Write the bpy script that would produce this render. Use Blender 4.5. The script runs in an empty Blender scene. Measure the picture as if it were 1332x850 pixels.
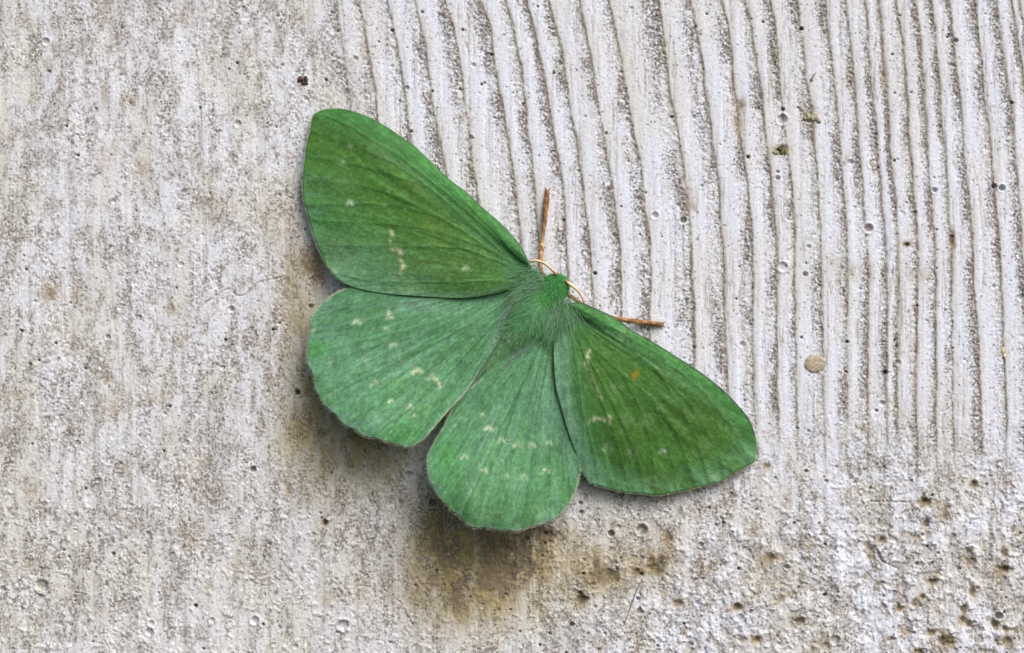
import bpy, math, random
import numpy as np
from mathutils import Vector

# ------------------------------------------------------------------ camera, world, sun, exposure
S = 0.00007            # metres per photograph pixel on the wall (moth about 50 mm across)
CX, CY = 666.0, 425.0
D = 0.20               # camera distance
sc = bpy.context.scene
col = sc.collection

cam_d = bpy.data.cameras.new("camera")
cam = bpy.data.objects.new("camera", cam_d); col.objects.link(cam)
cam.location = (0, -D, 0); cam.rotation_euler = (math.radians(90), 0, 0)
cam_d.sensor_width = 36.0
cam_d.lens = 36.0 * D / (1332 * S)
cam_d.clip_start = 0.005; cam_d.clip_end = 50
sc.camera = cam

TO_SUN = Vector((0.46, -0.66, 0.80)).normalized()
elev = math.asin(TO_SUN.z)
azim = math.atan2(TO_SUN.x, TO_SUN.y)
world = bpy.data.worlds.new("World"); sc.world = world; world.use_nodes = True
wn = world.node_tree.nodes; wl = world.node_tree.links
sky = wn.new("ShaderNodeTexSky"); sky.sky_type = 'NISHITA'; sky.sun_disc = False
sky.sun_elevation = elev; sky.sun_rotation = azim
sky.air_density = 1.0; sky.dust_density = 4.0; sky.ozone_density = 1.0
bg = wn["Background"]; bg.inputs["Strength"].default_value = 0.088
wl.new(sky.outputs[0], bg.inputs["Color"])

sun_d = bpy.data.lights.new("sun", 'SUN'); sun_d.energy = 1.5; sun_d.angle = math.radians(42)
sun_d.color = (1.0, 0.98, 0.955)
sun = bpy.data.objects.new("sun", sun_d); col.objects.link(sun)
sun.rotation_euler = TO_SUN.to_track_quat('Z', 'Y').to_euler()

sc.view_settings.view_transform = 'Standard'; sc.view_settings.look = 'None'
sc.view_settings.exposure = 0.68; sc.view_settings.gamma = 1.0
sc.view_settings.use_curve_mapping = False
sc.cycles.max_bounces = 8

rng = np.random.default_rng(7)
random.seed(7)

# ------------------------------------------------------------------ helpers
def W(px, py, h=0.0):
    """photograph pixel + height off the wall (pixels) -> metres"""
    px = np.asarray(px, float); py = np.asarray(py, float); h = np.asarray(h, float)
    k = (D - h * S) / D
    return np.stack([(px - CX) * S * k, -h * S + 0 * px, (CY - py) * S * k], axis=-1)

def hash2(ix, iy, seed):
    h = (ix.astype(np.int64) * 374761393 + iy.astype(np.int64) * 668265263 + seed * 982451653) & 0xffffffff
    h = ((h ^ (h >> 13)) * 1274126177) & 0xffffffff
    h = ((h ^ (h >> 16)) * 2246822519) & 0xffffffff
    return ((h ^ (h >> 15)) & 0xffffff) / float(0xffffff)

def vn(x, y, sx, sy=None, seed=0):
    """value noise 0..1, cell size sx, sy pixels"""
    sy = sy or sx
    x = x / sx + 1000.37; y = y / sy + 1000.71
    ix = np.floor(x); iy = np.floor(y); fx = x - ix; fy = y - iy
    fx = fx * fx * (3 - 2 * fx); fy = fy * fy * (3 - 2 * fy)
    a = hash2(ix, iy, seed); b = hash2(ix + 1, iy, seed); c = hash2(ix, iy + 1, seed); d = hash2(ix + 1, iy + 1, seed)
    return (a + (b - a) * fx) * (1 - fy) + (c + (d - c) * fx) * fy

def fbm(x, y, sx, sy=None, seed=0, n=4):
    sy = sy or sx
    t = 0; a = 1; s = 0
    for k in range(n):
        t = t + a * vn(x, y, sx / 2 ** k, sy / 2 ** k, seed + 17 * k); s += a; a *= 0.55
    return t / s

def sstep(a, b, x):
    t = np.clip((x - a) / (b - a), 0, 1); return t * t * (3 - 2 * t)

def mesh_from(name, verts, faces_flat, loop_starts, mat, parent=None, colors=None, uvs=None, smooth=True):
    me = bpy.data.meshes.new(name)
    nv = len(verts); nl = len(faces_flat); nf = len(loop_starts)
    me.vertices.add(nv); me.vertices.foreach_set("co", np.ascontiguousarray(verts, np.float32).ravel())
    me.loops.add(nl); me.loops.foreach_set("vertex_index", np.ascontiguousarray(faces_flat, np.int32))
    me.polygons.add(nf); me.polygons.foreach_set("loop_start", np.ascontiguousarray(loop_starts, np.int32))
    me.update(calc_edges=True); me.validate()
    if smooth: me.polygons.foreach_set("use_smooth", np.ones(nf, bool))
    if colors is not None:
        a = me.color_attributes.new("tint", 'FLOAT_COLOR', 'POINT')
        c = np.ones((nv, 4), np.float32); c[:, :colors.shape[1]] = colors
        a.data.foreach_set("color", c.ravel())
    if uvs is not None:
        a = me.attributes.new("along", 'FLOAT_VECTOR', 'POINT')
        c = np.zeros((nv, 3), np.float32); c[:, :2] = uvs
        a.data.foreach_set("vector", c.ravel())
    me.materials.append(mat)
    ob = bpy.data.objects.new(name, me); col.objects.link(ob)
    if parent: ob.parent = parent
    return ob

def grid_faces(nx, ny, flip=False):
    i, j = np.meshgrid(np.arange(nx - 1), np.arange(ny - 1))
    a = (j * nx + i).ravel()
    q = np.stack([a, a + nx, a + nx + 1, a + 1], 1)
    if flip: q = q[:, ::-1]
    return q.ravel(), np.arange(len(q)) * 4

def empty(name, loc):
    o = bpy.data.objects.new(name, None); col.objects.link(o); o.location = loc
    o.empty_display_size = 0.005
    return o

def fit_parent(child, root):
    child.parent = root
    child.matrix_parent_inverse.identity()
    child.location = -Vector(root.location)

def catmull(pts, n, closed=False):
    p = np.array(pts, float)
    if closed: q = np.vstack([p[-1], p, p[0], p[1]])
    else: q = np.vstack([2 * p[0] - p[1], p, 2 * p[-1] - p[-2]])
    out = []
    for i in range(1, len(q) - 2):
        t = np.linspace(0, 1, 14, endpoint=False)[:, None]
        a, b, c, d = q[i - 1], q[i], q[i + 1], q[i + 2]
        out.append(0.5 * ((2 * b) + (-a + c) * t + (2 * a - 5 * b + 4 * c - d) * t ** 2 + (-a + 3 * b - 3 * c + d) * t ** 3))
    out.append(q[-2][None]); out = np.vstack(out)
    L = np.r_[0, np.cumsum(np.linalg.norm(np.diff(out, axis=0), axis=1))]
    t = np.linspace(0, L[-1], n)
    return np.stack([np.interp(t, L, out[:, k]) for k in range(out.shape[1])], 1)

# ------------------------------------------------------------------ materials
def nodes_mat(name):
    m = bpy.data.materials.new(name); m.use_nodes = True
    nt = m.node_tree; b = nt.nodes["Principled BSDF"]
    return m, nt, b

def concrete_material():
    m, nt, b = nodes_mat("weathered_concrete")
    N, L = nt.nodes, nt.links
    at = N.new("ShaderNodeAttribute"); at.attribute_name = "tint"
    tc = N.new("ShaderNodeTexCoord")
    n1 = N.new("ShaderNodeTexNoise"); n1.inputs["Scale"].default_value = 1 / (2.0 * S); n1.inputs["Detail"].default_value = 3
    n2 = N.new("ShaderNodeTexNoise"); n2.inputs["Scale"].default_value = 1 / (5 * S); n2.inputs["Detail"].default_value = 4
    L.new(tc.outputs["Object"], n1.inputs["Vector"]); L.new(tc.outputs["Object"], n2.inputs["Vector"])
    mr = N.new("ShaderNodeMapRange"); mr.inputs["From Min"].default_value = 0.3; mr.inputs["From Max"].default_value = 0.7
    mr.inputs["To Min"].default_value = 0.84; mr.inputs["To Max"].default_value = 1.12
    L.new(n1.outputs["Fac"], mr.inputs["Value"])
    mx = N.new("ShaderNodeMix"); mx.data_type = 'RGBA'; mx.blend_type = 'MULTIPLY'; mx.inputs[0].default_value = 1
    L.new(at.outputs["Color"], mx.inputs[6]); L.new(mr.outputs[0], mx.inputs[7])
    # fine dark grains, as dense as the wall is gritty there
    n3 = N.new("ShaderNodeTexNoise"); n3.inputs["Scale"].default_value = 1 / (3.0 * S); n3.inputs["Detail"].default_value = 2.5; n3.inputs["Roughness"].default_value = .62
    L.new(tc.outputs["Object"], n3.inputs["Vector"])
    ma = N.new("ShaderNodeMath"); ma.operation = 'MULTIPLY_ADD'; ma.inputs[1].default_value = 0.20
    L.new(at.outputs["Alpha"], ma.inputs[0]); L.new(n3.outputs["Fac"], ma.inputs[2])
    m3 = N.new("ShaderNodeMapRange"); m3.inputs["From Min"].default_value = 0.655; m3.inputs["From Max"].default_value = 0.745
    m3.inputs["To Min"].default_value = 0.0; m3.inputs["To Max"].default_value = 0.80
    L.new(ma.outputs[0], m3.inputs["Value"])
    mg = N.new("ShaderNodeMix"); mg.data_type = 'RGBA'; mg.inputs[7].default_value = (.14, .125, .115, 1)
    L.new(m3.outputs[0], mg.inputs[0]); L.new(mx.outputs[2], mg.inputs[6])
    L.new(mg.outputs[2], b.inputs["Base Color"])
    b.inputs["Roughness"].default_value = 0.9; b.inputs["Specular IOR Level"].default_value = 0.25
    bp = N.new("ShaderNodeBump"); bp.inputs["Strength"].default_value = 0.55; bp.inputs["Distance"].default_value = 0.6 * S
    L.new(n2.outputs["Fac"], bp.inputs["Height"]); L.new(bp.outputs[0], b.inputs["Normal"])
    return m

def wing_material(name):
    m, nt, b = nodes_mat(name)
    N, L = nt.nodes, nt.links
    at = N.new("ShaderNodeAttribute"); at.attribute_name = "tint"
    al = N.new("ShaderNodeAttribute"); al.attribute_name = "along"
    mp = N.new("ShaderNodeMapping"); mp.inputs["Scale"].default_value = (1 / 2.2, 1 / 14.0, 1)
    L.new(al.outputs["Vector"], mp.inputs["Vector"])
    n1 = N.new("ShaderNodeTexNoise"); n1.inputs["Scale"].default_value = 1.0; n1.inputs["Detail"].default_value = 3
    L.new(mp.outputs[0], n1.inputs["Vector"])
    tc = N.new("ShaderNodeTexCoord")
    n2 = N.new("ShaderNodeTexNoise"); n2.inputs["Scale"].default_value = 1 / (2.4 * S); n2.inputs["Detail"].default_value = 3
    L.new(tc.outputs["Object"], n2.inputs["Vector"])
    ad = N.new("ShaderNodeMath"); ad.operation = 'ADD'
    L.new(n1.outputs["Fac"], ad.inputs[0]); L.new(n2.outputs["Fac"], ad.inputs[1])
    mr = N.new("ShaderNodeMapRange"); mr.inputs["From Min"].default_value = 0.7; mr.inputs["From Max"].default_value = 1.3
    mr.inputs["To Min"].default_value = 0.74; mr.inputs["To Max"].default_value = 1.26
    L.new(ad.outputs[0], mr.inputs["Value"])
    mx = N.new("ShaderNodeMix"); mx.data_type = 'RGBA'; mx.blend_type = 'MULTIPLY'; mx.inputs[0].default_value = 1
    L.new(at.outputs["Color"], mx.inputs[6]); L.new(mr.outputs[0], mx.inputs[7])
    L.new(mx.outputs[2], b.inputs["Base Color"])
    b.inputs["Roughness"].default_value = 0.62; b.inputs["Specular IOR Level"].default_value = 0.22
    b.inputs["Sheen Weight"].default_value = 0.12; b.inputs["Sheen Roughness"].default_value = 0.5
    b.inputs["Sheen Tint"].default_value = (0.75, 1.0, 0.8, 1)
    bp = N.new("ShaderNodeBump"); bp.inputs["Strength"].default_value = 0.5; bp.inputs["Distance"].default_value = 0.7 * S
    L.new(ad.outputs[0], bp.inputs["Height"]); L.new(bp.outputs[0], b.inputs["Normal"])
    tr = N.new("ShaderNodeBsdfTranslucent"); L.new(mx.outputs[2], tr.inputs["Color"])
    ms = N.new("ShaderNodeMixShader"); ms.inputs[0].default_value = 0.33
    L.new(b.outputs[0], ms.inputs[1]); L.new(tr.outputs[0], ms.inputs[2])
    L.new(ms.outputs[0], N["Material Output"].inputs["Surface"])
    return m

def plain_material(name, tint_attr=True, color=(0.5, 0.5, 0.5), rough=0.6, noise_px=3.0, amp=0.3, spec=0.3):
    m, nt, b = nodes_mat(name)
    N, L = nt.nodes, nt.links
    tc = N.new("ShaderNodeTexCoord")
    n1 = N.new("ShaderNodeTexNoise"); n1.inputs["Scale"].default_value = 1 / (noise_px * S); n1.inputs["Detail"].default_value = 3
    L.new(tc.outputs["Object"], n1.inputs["Vector"])
    mr = N.new("ShaderNodeMapRange"); mr.inputs["From Min"].default_value = 0.3; mr.inputs["From Max"].default_value = 0.7
    mr.inputs["To Min"].default_value = 1 - amp; mr.inputs["To Max"].default_value = 1 + amp
    L.new(n1.outputs["Fac"], mr.inputs["Value"])
    mx = N.new("ShaderNodeMix"); mx.data_type = 'RGBA'; mx.blend_type = 'MULTIPLY'; mx.inputs[0].default_value = 1
    if tint_attr:
        at = N.new("ShaderNodeAttribute"); at.attribute_name = "tint"; L.new(at.outputs["Color"], mx.inputs[6])
    else: mx.inputs[6].default_value = (*color, 1)
    L.new(mr.outputs[0], mx.inputs[7]); L.new(mx.outputs[2], b.inputs["Base Color"])
    b.inputs["Roughness"].default_value = rough; b.inputs["Specular IOR Level"].default_value = spec
    bp = N.new("ShaderNodeBump"); bp.inputs["Strength"].default_value = 0.4; bp.inputs["Distance"].default_value = 0.5 * S
    L.new(n1.outputs["Fac"], bp.inputs["Height"]); L.new(bp.outputs[0], b.inputs["Normal"])
    return m

M_CONC = concrete_material()
M_WING = wing_material("green_wing_scales")
M_FUR = plain_material("green_fur", rough=0.75, amp=0.12)
M_BODY = plain_material("green_body_skin", rough=0.8, amp=0.25)
M_LEG = plain_material("tan_leg_scales", rough=0.5, amp=0.35, noise_px=2.5)
M_GRIT = plain_material("grit", rough=0.85, amp=0.35, noise_px=2.5)

# ------------------------------------------------------------------ the wall: grooves traced from the boards' grain
GROOVES = [
 [(437,0),(447,60),(456,130),(462,250)],
 [(466,0),(473,30),(480,70),(487,113),(492,153),(500,220)],
 [(505,0),(513,38),(520,82),(526,125),(532,170),(540,230)],
 [(539,0),(547,31),(554,70),(560,118),(568,165),(573,190),(582,240)],
 [(578,0),(588,31),(597,70),(604,118),(609,165),(613,200),(622,260)],
 [(625,0),(634,21),(641,47),(644,82),(651,118),(657,153),(665,200),(672,260),(680,320)],
 [(658,0),(670,42),(679,94),(684,141),(690,200),(697,270),(702,330)],
 [(685,0),(693,35),(701,75),(711,118),(718,160),(725,193),(731,230),(736,287),(740,350)],
 [(714,0),(723,35),(733,70),(737,106),(744,146),(752,179),(755,207),(761,259),(767,306),(769,341),(772,388)],
 [(754,0),(760,31),(767,59),(774,99),(779,136),(784,160),(789,200),(797,242),(801,282),(806,329),(808,365),(808,400)],
 [(792,0),(800,35),(808,71),(814,111),(821,151),(829,195),(835,235),(840,282),(846,318),(847,365),(846,420)],
 [(857,0),(864,42),(868,82),(873,129),(883,169),(886,200),(894,247),(899,306),(900,353),(903,400),(904,440)],
 [(899,0),(908,47),(914,82),(920,132),(926,176),(929,200),(937,259),(940,306),(944,346),(944,400),(946,480)],
 [(939,0),(948,35),(953,71),(954,113),(960,136),(965,190),(974,247),(978,306),(980,353),(979,400),(982,530)],
 [(971,0),(978,35),(985,82),(991,122),(994,165),(999,200),(1004,247),(1008,294),(1011,341),(1010,400),(1012,530)],
 [(1003,0),(1010,35),(1014,94),(1018,136),(1026,200),(1032,250),(1035,294),(1035,341),(1036,400),(1037,530)],
 [(1038,0),(1046,59),(1049,94),(1055,132),(1060,190),(1066,247),(1068,294),(1070,365),(1071,400),(1071,530)],
 [(1075,0),(1080,54),(1087,101),(1093,165),(1096,205),(1099,259),(1103,329),(1102,400),(1103,530)],
 [(1101,0),(1107,47),(1112,106),(1115,135),(1120,200),(1125,270),(1130,341),(1130,400),(1131,530)],
 [(1125,0),(1130,47),(1133,101),(1138,141),(1144,200),(1148,259),(1153,329),(1154,400),(1155,530)],
 [(1143,0),(1147,47),(1153,106),(1157,153),(1160,205),(1166,266),(1169,329),(1168,400),(1169,530)],
 [(1165,0),(1173,47),(1179,94),(1183,141),(1187,200),(1192,270),(1194,329),(1194,400),(1193,530)],
 [(1190,0),(1197,47),(1201,94),(1205,141),(1208,200),(1213,259),(1217,318),(1218,400),(1217,530)],
 [(1211,0),(1217,47),(1221,94),(1226,153),(1231,200),(1235,259),(1239,318),(1239,400),(1240,530)],
 [(1235,0),(1240,40),(1245,82),(1251,129),(1256,200),(1262,247),(1265,306),(1267,353),(1270,400),(1277,530)],
 [(1270,0),(1274,47),(1280,106),(1285,153),(1290,200),(1295,247),(1300,306),(1303,365),(1305,400),(1309,530)],
 [(1297,0),(1304,59),(1312,106),(1317,141),(1321,200),(1327,259),(1331,306),(1335,400),(1338,530)],
 [(1318,0),(1328,70),(1337,130),(1346,200),(1352,300),(1358,400),(1360,530)],
]
PORES = [  # x, y, radius, depth factor
 (462.6,76.5,3.2,1),(529,114.6,3.4,1),(616,85,3.2,1),(612,179,3.4,1),(549,15.5,2,2),(510,39.5,2.4,2),(602,39,2.2,2),(639,71,2,2),
 (626.6,110,2,2),(680.7,135,2,2),(720.7,95,2,2),(562.6,119,1.8,2),(492.5,54.6,1.6,2),(439,40.5,1.8,2),(535,171,2,2),
 (903,152.5,3.2,1),(1018,155.3,6.5,.8),(1019,142,2.6,2.2),(874,152,2.4,2),(919.5,18,2,2),(821,10.6,2.5,1),(788.5,173.6,2.4,1.6),(993,28,2,2),
 (1043,37,3,2.2),(1244,52.5,3,1.6),(1233,48,2,2),(1239,45,1.6,1.5),(1161,70.6,2,2),(1317,133.6,2.6,2),(1164,121,1.6,2),
 (852,280.5,4.5,.9),(889,286.6,4.5,1.3),(913,242,2.5,1.2),(1012,223.5,2.5,1.3),(1012,231.8,3.3,1.3),(973.6,204,2.8,2.2),(774,355.8,2.8,2.2),
 (840,250.6,1.8,1.6),(733,287,3,1),(958,389,1.8,2),(818,210,1.6,2),(808,269,1.5,2),(1018,347,6,.35),
 (1107,211,3.6,1),(1136,213,5.5,.5),(1164,209,2,2),(1143,218,1.4,2),(1216.7,247.5,3.4,1.4),(1294,242.4,3.8,1.6),(1304,244.7,4.4,1.5),
 (1130.4,297,5.8,.9),(1191,276.5,2.8,1.2),(1052.5,321,2.8,1.2),(1047.8,357,3.6,1.5),(1294,319.5,2.5,1),(1293,373,2.8,1),(1329.6,387,5,.7),
 (1112,270,1.8,1),(1119,376.5,1.8,1),(1193.6,398,2,2),(1180.7,318.4,3,1.6),(1239,308,2.6,1.5),
 (965.7,448.4,3.8,1),(903,452,2,2),(1152,484.7,3.6,2),(1147.8,525,3.8,.9),(1102.6,444.8,2.6,2),(1164.4,442.4,1.8,2),(1166.5,451,2.2,2),
 (1100.8,484,1.7,2),(1239.6,453,1.6,2),(1168,472,4,.5),(1033.8,680.6,2,2),(1065.5,681.3,2.3,1.5),
 (66,332,2.3,1),(33.5,350.6,2,2),(234.7,344,3.6,.6),(300.7,402.5,4.2,.8),(181,411.7,2.4,1.3),(140,438.8,3.5,1),(72,446.6,2.2,2),(38,474,2.8,1.5),
 (354.7,429,2.2,2.2),(387,511,3.8,2),(404,399,3.5,1.4),(220.6,528.8,2,2),(208,490,1.3,2),(289.4,478.7,3.5,.5),(27.5,430.7,2.5,1.8),(176.5,274,1.5,2),
 (275,512,1.3,2),(363.5,253.5,2.6,1.4),(397,298.7,1.6,2),(214,538,1.6,2),
 (531.8,618.6,5.5,1),(563.9,655,5.2,1.4),(755,654.7,3.2,1.5),(755.7,666.5,3.2,1.6),(810.5,645,2.5,1),(835,690,7.5,.9),(795,694.6,4.6,1.5),
 (804.7,686,3.5,.8),(744,812.8,3.6,1.7),(715,824.6,2.4,1.5),(831.8,796,4.5,1.2),(686,701,3,1.5),(568,743,2.2,1.8),(612,777,1.8,2),
 (508,725,1.8,1.6),(755,772,3,1.6),(759,747,2.5,1.6),(657.8,774,1.7,2),(507.4,836.5,2.5,1.3),(827.7,825,1.7,2),
 (53.7,762.8,8,.45),(126.5,625,3,1),(329,611,4.5,1.4),(82,716,2.4,1.6),(147,721,2.8,1.6),(192.6,695,3.6,1),(275,807.5,3.6,.9),(331,808,5.5,.7),
 (445.6,814,7,.5),(196,811.6,3.8,.8),(194,823,5,1),(384,842,3.6,1),(254,788.7,2.8,2.5),(264,845,2,2),(41,578,1.8,2),(98,690,2,1),(100,577,4,.9),
 (263.5,584,2,1),(242,577,4.5,.4),(417,667.5,1.6,2),(341.6,813,2,2.2),(2,767,4,1),(96.5,777.5,3,.8),(438,823,2,1.6),(437,754,2.5,1),(52.5,740,2.3,1),
 (59,53.7,4.5,.7),(308,82,2,2),(297.6,90,1.6,2),(309,161,4.6,.7),(86,164,1.8,2),(100,175,1.8,1.6),(101,202,2.2,2),(367,84,1.8,2),(169,134,2,1.5),
 (242,166,1.2,2),(249,166,1.2,2),(221,135,1.6,1.5),(359,165,1.5,2),(424,104,2,2),
 (1300,802,5.5,1.4),(1193,733.5,2.8,1.6),(1192,752,4,.5),(1307,797,2,2),(1213,733,1.8,2),(1023.5,738,3.5,1.2),(963,804,5,.6),(1086.6,833,6,.7),
 (907,785,3.4,.8),(912,709,3.5,.8),(1040,706,2,1.5),
]
STAINS_AND_SHADE = [ # x, y, radius x, radius y, amount (ochre dirt; broad ones by the wings also tint their shadow)
 (1203,652,6,4,1),(1230,668,7,15,.7),(1205,682,4,8,.8),(1208,696,5,6,.7),(1183,697,9,6,.6),(1147,703,6,5,.7),(1259,721,6,8,1.2),(1266,733,5,7,.9),
 (1221,744,6,7,.8),(1213,757,7,4,.9),(1306,721,5,7,.8),(1308,741,10,4,1.3),(1175,766,7,12,.7),(1147,759,6,4,.9),(1200,777,4,4,.8),(1190,785,6,5,.8),
 (1170,792,6,5,.8),(1221,794,4,6,.5),(1266,770,5,9,.7),(1255,792,5,6,1.1),(1252,806,5,6,1),(1260,813,7,5,.8),(1295,812,5,7,1.3),(1308,819,5,4,1),
 (1309,836,8,6,.8),(1213,823,8,5,.7),(1231,836,10,11,1.4),(1182,822,4,4,.8),(1160,832,6,4,.8),(1195,848,8,5,.9),(1286,848,7,4,.7),
 (1267,631,6,6,.9),(1146,702,8,6,.5),(1129,714,6,7,.6),(1056,712,6,9,.5),(1003,726,10,6,.7),(990,735,8,8,.4),(854,731,15,13,1.1),(869,700,6,12,.8),
 (848,742,10,6,.7),(795,750,12,12,.9),(828,745,5,5,.8),(882,785,9,7,.8),(757,780,7,7,1.3),(958,790,7,5,1.1),(962,833,10,7,.7),(1013,781,6,6,.6),(1041,809,9,6,.8),
 (984,832,7,7,.8),(714,697,12,10,.8),(771,738,14,18,.6),(740,690,14,10,.5),(690,720,20,26,.8),(660,750,12,24,.8),(730,760,6,12,.5),
 (598,728,72,62,.40),(620,760,50,40,.3),(590,790,40,30,.28),(440,585,66,44,.38),(385,400,30,60,.42),(392,500,22,55,.35),(660,730,60,30,.3),(790,740,60,40,.25),
 (570,700,14,34,.4),(640,715,10,30,.5),(536,770,10,30,.3),
 (1180,318,5,3,1),(1239,312,3.5,12,1.1),(1192,310,3,12,.5),(1198,356,14,7,.55),(1110,352,10,9,.5),(1084,340,5,6,.5),(1132,356,5,12,.4),(1085,355,8,8,.3),
 (1056,150,9,9,.6),(1015,197,9,5,.7),(1059,178,3,14,.4),(1105,105,5,12,.35),(1153,100,3,16,.35),(1198,60,3,10,.5),(1202,98,3,6,.7),
 (962,137,8,7,.8),(960,160,6,12,.6),(957,110,5,16,.35),(893,250,8,18,.4),(887,215,5,14,.3),(899,268,6,5,.45),(842,300,4,20,.45),
 (1017,193,7,4,.9),(772,244,5,18,.3),(870,243,6,4,.3),
 (136,124,6,18,.5),(150,195,10,20,.35),(185,220,6,14,.55),(172,130,12,8,.4),(60,85,6,8,.35),(15,190,12,30,.25),(130,205,8,12,.5),(330,60,16,12,.25),(245,20,26,14,.22),
 (66,380,9,12,.45),(103,372,6,18,.35),(20,515,14,6,.5),(225,402,9,8,.5),(140,492,6,5,.8),(148,530,5,10,.5),(60,382,16,10,.25),(200,520,14,8,.35),(237,443,8,5,.5),(95,440,5,18,.3),
 (90,545,10,14,.3),(423,680,3.5,4,1.4),(375,640,4,9,.6),(40,640,8,18,.4),(98,640,6,14,.35),(160,610,6,12,.4),(185,640,4,6,.5),(155,665,5,16,.4),(35,735,8,9,.5),
 (195,775,3,12,.5),(265,600,14,10,.35),(285,640,20,12,.3),(250,700,16,18,.3),(430,780,12,8,.4),(470,770,10,18,.35),(310,730,10,12,.3),(130,800,14,10,.3),(400,650,16,14,.2),
 (355,285,20,26,.3),(385,350,22,24,.5),(280,272,16,20,.3),(412,340,12,26,.5),
 (1303,456,5,8,.3),(1100,395,7,5,.3),(1120,560,5,4,.8),(997,607,5,5,.6),(1025,655,5,12,.5),(978,690,9,9,.4),(1207,655,8,5,.7),(1310,630,6,6,.5),
 (1000,560,18,18,.15),(1300,760,20,30,.25),(1040,740,40,30,.2),(920,760,30,30,.15),
]

def groove_list():
    g = []
    for p in GROOVES:
        p = [list(q) for q in p]
        s0 = (p[0][0] - p[1][0]) / (p[0][1] - p[1][1])
        top = [[p[0][0] - s0 * 120 * 0.9, -120], [p[0][0] - s0 * 120 * 0.9 - 40, -500], [p[0][0] - s0 * 120 - 90, -2600]]
        q = top[::-1] + p
        lx, ly = p[-1]
        q += [[lx + 2, max(ly + 60, 600)], [lx + 3, 900], [lx + 10, 3000]]
        g.append(q)
    r = random.Random(3)
    x = 1338
    while x < 3300:     # boards go on to the right
        x += r.uniform(22, 42)
        g.append([[x - 140, -2600], [x - 60, -300], [x - 36, 0], [x, 300], [x + 10, 530], [x + 16, 900], [x + 20, 3000]])
    x = 437
    while x > -2000:
        x -= r.uniform(26, 46)
        g.append([[x - 120, -2600], [x - 40, -300], [x, 0], [x + 12, 150], [x + 22, 400], [x + 22, 3000]])
    g.sort(key=lambda q: np.interp(200, [a[1] for a in q], [a[0] for a in q]))
    return g

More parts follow.
